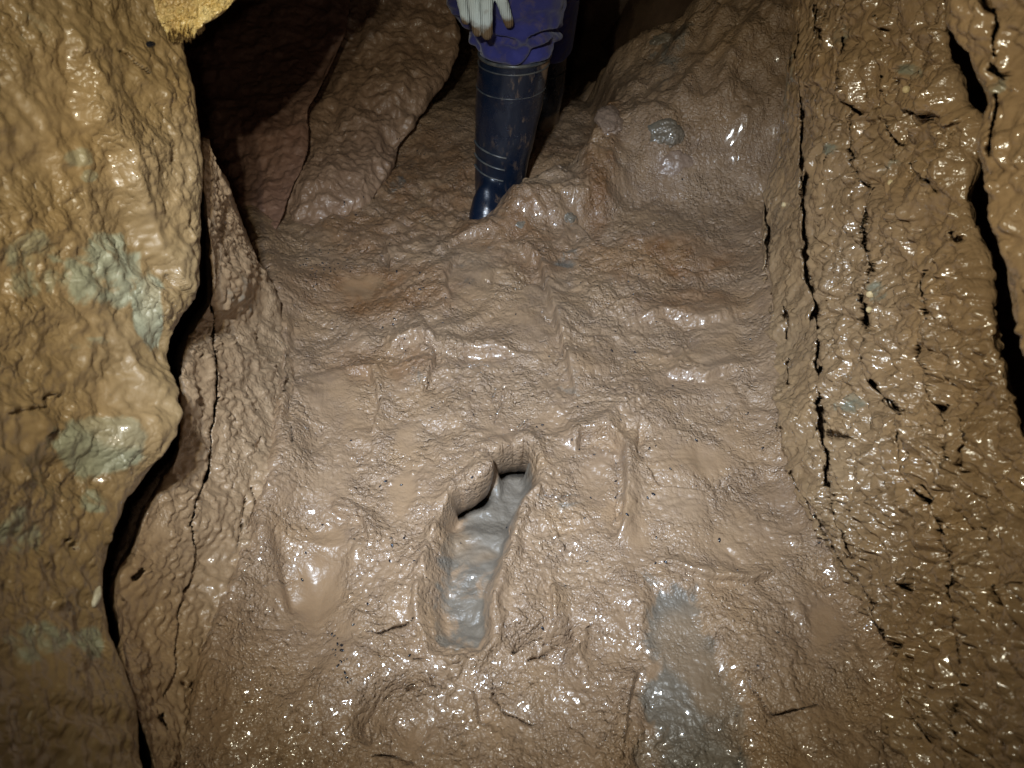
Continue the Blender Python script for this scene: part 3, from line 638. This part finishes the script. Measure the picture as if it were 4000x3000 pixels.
#PEOPLE
# ------------------------------------------------------------------ the caver standing in the passage
def remeshed(name, parts, voxel, mat, smooth=6, parent=None):
    """one continuous surface round the given closed pieces (each a list of (centre, radius_x, radius_y) rings along a path)"""
    bm = bmesh.new(); NS = 20
    for rings, axis in parts:
        prev = None
        for (c, rx, ry) in rings:
            c = Vector(c)
            if axis == 'z': e1, e2 = Vector((1, 0, 0)), Vector((0, 1, 0))
            else: e1, e2 = axis
            ring = [bm.verts.new(c + e1 * (rx * math.cos(2 * math.pi * k / NS)) + e2 * (ry * math.sin(2 * math.pi * k / NS))) for k in range(NS)]
            if prev:
                for k in range(NS): bm.faces.new((prev[k], prev[(k + 1) % NS], ring[(k + 1) % NS], ring[k]))
            else: bm.faces.new(ring[::-1])
            prev = ring
        bm.faces.new(prev)
    bmesh.ops.recalc_face_normals(bm, faces=bm.faces)
    me = bpy.data.meshes.new(name + '_raw'); bm.to_mesh(me); bm.free()
    o = bpy.data.objects.new(name + '_raw', me); COL.objects.link(o)
    r = o.modifiers.new('r', 'REMESH'); r.mode = 'VOXEL'; r.voxel_size = voxel
    sm = o.modifiers.new('s', 'SMOOTH'); sm.iterations = smooth; sm.factor = .5
    dg = bpy.context.evaluated_depsgraph_get()
    ev = o.evaluated_get(dg); m2 = bpy.data.meshes.new_from_object(ev)
    bpy.data.objects.remove(o); bpy.data.meshes.remove(me)
    m2.name = name; m2.materials.clear(); m2.materials.append(mat)
    m2.polygons.foreach_set('use_smooth', np.ones(len(m2.polygons), bool))
    ob = bpy.data.objects.new(name, m2); COL.objects.link(ob)
    if parent: adopt(ob, parent)
    return ob
def adopt(o, parent):
    o.parent = parent; o.matrix_parent_inverse = Matrix.Translation(-Vector(parent.location))
def capsule(a, b, r0, r1, n=7, cap=True, flat=1.0):
    a = Vector(a); b = Vector(b); d = (b - a).normalized()
    e1 = d.cross(Vector((0.2, 1, .1))).normalized(); e2 = d.cross(e1).normalized()
    rings = [(a - d * r0 * .8, r0 * .45, r0 * .45 * flat)] if cap else []
    for k in range(n):
        t = k / (n - 1); rings.append((a.lerp(b, t), r0 + (r1 - r0) * t, (r0 + (r1 - r0) * t) * flat))
    rings.append((b + d * r1 * .5, r1 * .80, r1 * .80 * flat)); rings.append((b + d * r1 * .85, r1 * .4, r1 * .4 * flat))
    return rings, (e1, e2)
def get_co(o):
    n = len(o.data.vertices); a = np.zeros(n * 3, np.float32); o.data.vertices.foreach_get('co', a)
    b = np.zeros(n * 3, np.float32); o.data.vertices.foreach_get('normal', b)
    return a.reshape(-1, 3).astype(float), b.reshape(-1, 3).astype(float)
def set_co(o, P):
    o.data.vertices.foreach_set('co', P.reshape(-1).astype(np.float32)); o.data.update()

def rubber():
    T = NT('boot_rubber')
    n = T.noise(14, 5, .65, dist=.5); n2 = T.noise(120, 4, .6)
    mudm = T.rng(T.math('ADD', T.attr('mud'), T.math('MULTIPLY', T.math('SUBTRACT', n, .5), 1.3)), .45, .75)
    specks = T.math('MULTIPLY', T.rng(T.noise(60, 5, .75, T.mapping((1, 1, .45))), .56, .70), T.rng(T.noise(9, 3), .45, .6))
    f = T.math('MAXIMUM', mudm, T.math('MULTIPLY', specks, .8))
    dust = T.mix(T.math('MULTIPLY', T.rng(n, .45, .7), .30), (.004, .008, .018), (.013, .017, .022))
    c = T.mix(f, dust, T.mix(n2, (.20, .13, .08), (.13, .085, .05)))
    r = T.math('ADD', T.rng(n, .3, .7, .22, .36), T.math('MULTIPLY', f, .2))
    return T.done(c, r, T.bump(T.noise(200, 3), .0006, .4), .5)
def cloth():
    T = NT('blue_trouser_cloth')
    n = T.noise(18, 5, .65, dist=.6); n2 = T.noise(700, 2)
    c = T.mix(T.rng(n, .35, .7), (.019, .021, .105), (.032, .034, .150))
    c = T.mix(T.math('MULTIPLY', T.rng(T.noise(26, 6, .75, dist=.8), .50, .68), .6), c, (.10, .075, .055))
    b = T.bump(n2, .0008, .5, T.bump(T.noise(45, 3), .003, .5))
    return T.done(c, .85, b, .15, **{'Sheen Weight': .2})
def knit():
    T = NT('glove_knit')
    w = T.n('ShaderNodeTexWave', wave_type='BANDS', bands_direction='X'); T.set(w.inputs['Vector'], T.pos); w.inputs['Scale'].default_value = 95; w.inputs['Distortion'].default_value = 1.5
    m = T.rng(T.math('ADD', T.attr('mud'), T.math('MULTIPLY', T.math('SUBTRACT', T.noise(55, 5, .65), .5), 1.2)),   .30, .85)
    c = T.mix(m, T.mix(T.noise(60, 3), (.40, .47, .50), (.50, .57, .60)), T.mix(T.noise(90, 3), (.10, .068, .040), (.15, .10, .06)))
    return T.done(c, .85, T.bump(w.outputs['Fac'], .0012, .7), .2)

def person():
    boot_m, cloth_m, knit_m = rubber(), cloth(), knit()
    T = NT('highlight_rubber_edge'); seam_m = T.done(T.mix(T.rng(T.noise(60, 4), .4, .6), (.035, .040, .046), (.085, .082, .072)), .30, None, .5)  # greyer tone paints in the highlight lines along rims, seams and creases
    P0 = empty('person', (0.0, 1.50, -.06))
    tag(P0, 'person in blue trousers and black rubber boots, gloved hand hanging over the knee', 'person')
    def make_boot(sx, sy, top_z, lean, sole, toe_dir, scale=1.0, mudlevel=.02):
        """shaft whose top centre is (sx, sy, top_z); lean: shift of the ankle in x; foot runs along toe_dir"""
        ank = Vector((sx + lean, sy + .01, sole + .11))
        top = Vector((sx, sy, top_z))
        shaft = []
        for k in range(9):
            t = k / 8; c = ank.lerp(top, t)
            shaft.append((c, (.058 + .013 * ss(t, 0, .75) + .002 * t) * scale, (.058 + .015 * ss(t, 0, .75)) * scale))
        shaft.insert(0, ((ank.x, ank.y + .008, sole + .05), .052 * scale, .057 * scale)); shaft.insert(0, ((ank.x, ank.y + .012, sole), .040 * scale, .052 * scale))
        d = Vector((toe_dir[0], toe_dir[1], 0)).normalized(); e = Vector((-d.y, d.x, 0))
        foot = []
        for (s_, w, h0) in ((-.055, .036, .050), (-.02, .046, .082), (.03, .050, .090), (.08, .050, .080), (.11, .050, .062), (.135, .048, .045), (.16, .042, .032), (.178, .030, .022), (.188, .012, .010)):
            foot.append((Vector((ank.x - .010 * (s_ > .05), ank.y, 0)) + d * s_ + Vector((0, 0, sole + h0 * .92)), w * scale * (.78 if s_ > .05 else .92), h0 * scale))
        b = remeshed('boot', [(shaft, 'z'), (foot, (e, Vector((0, 0, 1))))], .0045, boot_m, 10, P0)
        co, nn = get_co(b)
        z = co[:, 2]
        a = b.data.attributes.new('mud', 'FLOAT', 'POINT')
        px, py = project(co)
        low = np.clip((mudlevel - z) / .05, 0, 1) * ss(co[:, 0], ank.x - .02, ank.x + .03) + .6 * ss(z, top_z - .10, top_z - .01) * ss(co[:, 0], sx - .03, sx + .06) + .45 * ss(co[:, 0], sx + .045, sx + .075)
        a.data.foreach_set('value', np.clip(low, 0, 1).astype(np.float32))
        co += nn * (.0022 * fbm(co, 16, 3, 601))[:, None]
        set_co(b, co)
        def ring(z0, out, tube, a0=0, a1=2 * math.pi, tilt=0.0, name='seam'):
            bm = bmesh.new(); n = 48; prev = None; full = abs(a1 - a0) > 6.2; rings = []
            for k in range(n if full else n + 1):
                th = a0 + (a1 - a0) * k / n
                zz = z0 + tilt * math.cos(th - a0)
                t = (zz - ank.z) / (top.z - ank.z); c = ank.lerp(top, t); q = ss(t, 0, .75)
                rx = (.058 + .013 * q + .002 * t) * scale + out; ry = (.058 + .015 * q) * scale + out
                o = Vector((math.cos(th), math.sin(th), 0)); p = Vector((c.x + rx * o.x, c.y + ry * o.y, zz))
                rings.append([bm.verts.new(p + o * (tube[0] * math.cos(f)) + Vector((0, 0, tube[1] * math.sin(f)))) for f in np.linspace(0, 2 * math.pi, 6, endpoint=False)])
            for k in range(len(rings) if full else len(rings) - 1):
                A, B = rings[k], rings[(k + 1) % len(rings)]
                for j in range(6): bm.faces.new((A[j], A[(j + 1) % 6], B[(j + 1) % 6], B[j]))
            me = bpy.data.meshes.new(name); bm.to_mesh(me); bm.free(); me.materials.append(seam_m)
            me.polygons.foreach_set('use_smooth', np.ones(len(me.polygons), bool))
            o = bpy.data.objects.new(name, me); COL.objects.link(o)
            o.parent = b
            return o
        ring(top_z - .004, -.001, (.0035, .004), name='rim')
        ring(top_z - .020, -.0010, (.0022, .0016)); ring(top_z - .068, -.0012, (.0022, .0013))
        return b, ank, ring
    b, ank, ring = make_boot(.006, 1.485, .312, -.036, -.105, (-.22, -1))
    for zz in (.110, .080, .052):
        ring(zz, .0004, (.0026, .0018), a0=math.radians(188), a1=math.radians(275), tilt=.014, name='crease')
    make_boot(.070, 1.86, .20, .0, -.17, (.35, -1), .95, .06)
    # trousers: tucked shin, knee, thighs running up and back to the hips
    hipR, hipL = (-.06, 1.82, .80), (.12, 1.90, .80)
    knee = Vector((.018, 1.47, .47)); shin = [((.004, 1.485, .285), .066, .066), ((.004, 1.485, .312), .069, .069), ((.003, 1.484, .324), .078, .079), ((.004, 1.482, .344), .083, .085), ((.006, 1.480, .370), .084, .088), ((.010, 1.478, .40), .088, .092), ((.016, 1.475, .45), .098, .098), ((.02, 1.49, .50), .100, .100), ((.02, 1.52, .53), .08, .08)]
    parts = [(shin, 'z'), capsule(knee, hipR, .098, .115), capsule((.085, 1.86, .19), (.085, 1.74, .52), .068, .085), capsule((.085, 1.74, .52), hipL, .085, .115),
             capsule((-.06, 1.84, .84), (.12, 1.90, .84), .14, .14), capsule((-.085, 1.60, .36), (-.06, 1.62, .60), .045, .07)]
    t = remeshed('trousers', parts, .005, cloth_m, 8, P0)
    co, nn = get_co(t)
    px, py = project(co)
    blouse = np.exp(-((co[:, 2] - .35) / .05) ** 2)
    wr = ridged(co + .03 * pnoise(co[None], 14, 611)[0][:, None], 13, 2, 612, (.7, .7, 1.7)) - .6
    h = (.006 + .006 * blouse) * wr + .0025 * fbm(co, 40, 2, 615)
    front = nn[:, 1] < .2
    for poly, amp in (([(2150,165),(2110,195),(2060,235),(2020,255)], -.012), ([(2170,115),(2120,125),(2070,140)], -.010), ([(1940,140),(2010,155)], -.007), ([(1860,180),(1890,220),(1930,250)], -.008)):
        D, S, _ = seg_dist(px, py, poly, 90)
        h += np.where(front & (D < 1e5), amp * np.exp(-(D / 9) ** 2) - amp * .55 * np.exp(-((D - 24) / 15) ** 2), 0)
    h *= ss(co[:, 2], .308, .33) * np.where(co[:, 1] < 1.62, 1, 1)
    co += nn * h[:, None]; set_co(t, co)
    # sleeve and glove
    sleeve = remeshed('sleeve', [capsule((-.20, 1.72, .86), (-.105, 1.36, .555), .065, .050)], .006, cloth_m, 6, P0)
    D0 = 1.262
    def g(px, py, d): return Vector(W(px, py, d).tolist())
    fingers = [  # knuckle, middle joint, tip, radii
        (g(1815,-95,1.285), g(1803,-10,1.275), g(1822,92,1.300), .0105, .0085),
        (g(1862,-110,1.270), g(1848,5,1.252), g(1868,140,1.285), .0118, .0096),
        (g(1912,-110,1.262), g(1900,15,1.243), g(1902,152,1.280), .0122, .0100),
        (g(1945,-100,1.262), g(1958,-5,1.246), g(1993,104,1.290), .0112, .0092)]
    parts = []
    for k, m_, tip, r0, r1 in fingers:
        parts.append(capsule(k, m_, r0 * 1.05, r0, 6)); parts.append(capsule(m_, tip.lerp(m_, .12), r0, r1, 6))
    wrist = g(1905, -420, 1.27)
    for k, *_ in fingers: parts.append(capsule(wrist.lerp(k, .15), k, .019, .0125, 8))
    parts.append(capsule(wrist, g(1880, -190, 1.27), .027, .024, 6)); parts.append(capsule(wrist, wrist + Vector((-.02, .03, .09)), .028, .033, 6))
    parts.append(capsule(g(1935, -300, 1.26), g(2005, -190, 1.245), .016, .0125, 6)); parts.append(capsule(g(2005, -190, 1.245), g(2035, -90, 1.26), .0125, .010, 6))
    gl = remeshed('glove', parts, .0022, knit_m, 5, P0)
    co, nn = get_co(gl)
    co += nn * (.0006 * fbm(co, 90, 2, 621))[:, None]; set_co(gl, co)
    px, py = project(co)
    tip_y = np.interp(px, [1800, 1830, 1860, 1905, 1940, 1990], [105, 105, 118, 122, 90, 88])
    a = gl.data.attributes.new('mud', 'FLOAT', 'POINT')
    kn = np.array(W(1900, 45, 1.24))
    a.data.foreach_set('value', np.clip(ss(py, tip_y - 60, tip_y + 20) + .55 * np.exp(-(np.linalg.norm(co - kn, axis=1) / .010) ** 2) + .35 * ss(px, 1835, 1805) * ss(py, 20, 80), 0, 1).astype(np.float32))
person()

#SMALL
# ------------------------------------------------------------------ stones, puddles, crumbs
DG = bpy.context.evaluated_depsgraph_get()
def hit(px, py):
    ok, loc, nor, _, ob, _ = scene.ray_cast(DG, Vector(CAM.tolist()), Vector(ray(px, py).tolist()).normalized())
    return (loc, nor) if ok else (None, None)
def stone_mat(name, c0, c1, r0=.3, r1=.5):
    T = NT(name); n = T.noise(45, 5, .6); c = T.mix(T.rng(n, .35, .65), c0, c1)
    return T.done(c, T.rng(T.noise(60, 4), .3, .7, r0, r1), T.bump(T.noise(150, 4), .0015, .7), .5)
def stone(name, px, py, rx, ry, mat, label, cat, seed, sink=.35, flat=.7, rot=0.0, rough=.22):
    loc, nor = hit(px, py)
    if loc is None: return
    d = (Vector(CAM.tolist()) - loc).length; k = d / FPX
    bm = bmesh.new(); bmesh.ops.create_icosphere(bm, subdivisions=5 if rx > 30 else 3, radius=1)
    P = np.array([v.co[:] for v in bm.verts])
    f = 1 + rough * fbm(P[None], 1.3, 3, seed)[0] + .05 * fbm(P[None], 5, 2, seed + 4)[0]
    for v, s_ in zip(bm.verts, f): v.co = Vector((v.co.x * rx * k * s_, v.co.y * ry * k * s_, v.co.z * min(rx, ry) * k * flat * s_))
    me = bpy.data.meshes.new(name); bm.to_mesh(me); bm.free(); me.materials.append(mat)
    me.polygons.foreach_set('use_smooth', np.ones(len(me.polygons), bool))
    o = bpy.data.objects.new(name, me); COL.objects.link(o)
    zax = nor.normalized(); xax = Vector(RIGHT.tolist()); xax = (xax - zax * xax.dot(zax)).normalized(); yax = zax.cross(xax)
    o.matrix_world = Matrix.Translation(loc - zax * (min(rx, ry) * k * flat * sink)) @ Matrix((xax, yax, zax)).transposed().to_4x4() @ Matrix.Rotation(math.radians(rot), 4, 'Z')
    return tag(o, label, cat)
pale = mud_material('muddy_stone', (.24, .165, .118), (.28, .20, .145), (.22, .145, .10), (.2, .2, .2), lump=140, lumpd=.0015, coat=.3)
grey = mud_material('blue_grey_stone', (.120, .115, .092), (.215, .150, .095), (.18, .14, .10), (.2, .2, .2), lump=110, lumpd=.004, coat=.6)
tan = stone_mat('tan_pebble', (.52, .40, .20), (.60, .48, .28))
white = stone_mat('white_pebble', (.42, .37, .27), (.62, .59, .48))
stone('stone', 2385, 452, 52, 80, pale, 'smooth rounded pinkish brown stone set into the left face of the back mud bank', 'stone', 1, .62, .6)
stone('stone', 2590, 515, 68, 55, grey, 'blue grey wet stone poking out of the back mud bank right of the boot', 'stone', 2, .7, .6)
stone('stone', 2590, 152, 45, 30, grey, 'small glinting blue green stone on the crest of the back mud bank', 'stone', 3, .4, .7)
stone('stone', 2235, 850, 34, 28, grey, 'dark shiny stone in the floor mud at the foot of the back bank', 'stone', 4, .7, .7)
stone('stone', 2040, 880, 40, 34, grey, 'small grey lump half buried in the mud just below the boot toe', 'stone', 5, .75, .6)
stone('stone', 2640, 640, 80, 60, pale, 'low muddy brown cobble below the blue grey stone on the back bank', 'stone', 6, .75, .5)
stone('pebble', 375, 2330, 13, 33, white, 'white elongated pebble stuck on the edge of the left wall', 'pebble', 7, .2, .9)
for k, (px, py, r, lab) in enumerate(((3385, 842, 11, 'upper of two tan pebbles touching on the right wall'), (3376, 862, 9, 'lower of two tan pebbles touching on the right wall'), (3540, 350, 11, 'tan pebble high on the right wall near the black gap'),
        (3478, 715, 9, 'single tan pebble in the middle of the right wall'), (3396, 1210, 11, 'pale pebble beside a short black crack on the right wall'), (3400, 1150, 13, 'larger dull pebble just above the short black crack'), (3062, 800, 8, 'tiny tan pebble on the thin left edge of the right wall'))):
    stone('pebble', px, py, r, r * 1.1, tan, lab, 'pebble', 20 + k, .1, .9)
T = NT('black_shell'); blackm = T.done((.008, .010, .016), .16, None, .7)
stone('black_pellet', 586, 172, 10, 27, blackm, 'shiny blue black oblong pellet stuck high on the near left wall', 'pellet', 31, -.2, .9, 22, .02)

# black grains scattered over the mud, all the same to the eye
def grain_mesh():
    bm = bmesh.new(); bmesh.ops.create_icosphere(bm, subdivisions=2, radius=1)
    for v in bm.verts: v.co = Vector((v.co.x * .0021 * (1 - .25 * v.co.y), v.co.y * .0040, v.co.z * .0019))
    me = bpy.data.meshes.new('black_grain'); bm.to_mesh(me); bm.free(); me.materials.append(blackm)
    me.polygons.foreach_set('use_smooth', np.ones(len(me.polygons), bool)); return me
GM = grain_mesh(); R = random.Random(5)
spots = [(1506,1880),(1485,1900),(1436,2360),(1844,1865),(2120,2455),(1527,2102),(1579,2101),(1532,2132),(1618,2190),(1523,2192),(1335,2520),(1600,2560),(1320,2600),(1335,2540),(1380,2440),(1434,2465),(2537,1752),(2405,1810),(2552,1930),(2530,1945),(2405,1880),(2425,1640),(2480,1375),(2405,1295),(2390,1370),(1730,1260),(1550,1060),(1640,1065),(1640,1130),(1495,1280),(1540,1245),(1535,1265),(1585,1370),(2670,1083),(2665,700),(2240,855),(1850,1620),(2120,1660),(2720,1720),(2980,1750),(1345,790),(1390,840),(1360,610),(1345,800),(1420,770),(2455,1100),(1195,2160),(1260,2050),(1180,2265),(2560,2200),(2600,2195),(2450,2010),(1980,2060),(1640,600),(1630,590),(2810,2110),(3200,2120),(3040,2470),(2960,2600)]
a_, b_ = len(spots), 0
for k in range(46): spots.append((R.gauss(1255, 48), R.gauss(1045, 30)))
for k in range(18): spots.append((R.gauss(1310, 14) + k * 2, 2480 + k * 11 + R.gauss(0, 8)))
for k in range(22): spots.append((R.gauss(1600, 45), R.gauss(600, 40)))
for k in range(60): spots.append((R.uniform(1180, 2950), R.uniform(900, 2350)))
for k, (px, py) in enumerate(spots):
    loc, nor = hit(px, py)
    if loc is None: continue
    o = bpy.data.objects.new('black_grain', GM); COL.objects.link(o)
    s_ = R.uniform(.5, 1.0) * (.95 if k < a_ else .68)
    z = nor.normalized(); x = Vector((1, 0, 0)); x = (x - z * x.dot(z)).normalized()
    o.matrix_world = Matrix.Translation(loc + z * .0002) @ Matrix((x, z.cross(x), z)).transposed().to_4x4() @ Matrix.Rotation(R.uniform(0, 6.3), 4, 'Z') @ Matrix.Diagonal((s_, s_, s_, 1))
    lab = (('tiny black grain in the dense cluster by the top of the left ledge', 'black grains clustered by the ledge') if a_ <= k < a_ + 46 else ('tiny black grain in the short trail at the lower left of the floor', 'black grains in a trail at lower left') if a_ + 46 <= k < a_ + 64
           else ('tiny black grain on the brown slope left of the boot', 'black grains left of the boot') if a_ + 64 <= k < a_ + 86 or (px < 1700 and py < 900) else ('tiny shiny black grain lying alone on the open mud floor', 'black grains scattered over the floor'))
    tag(o, lab[0], 'grain', lab[1])
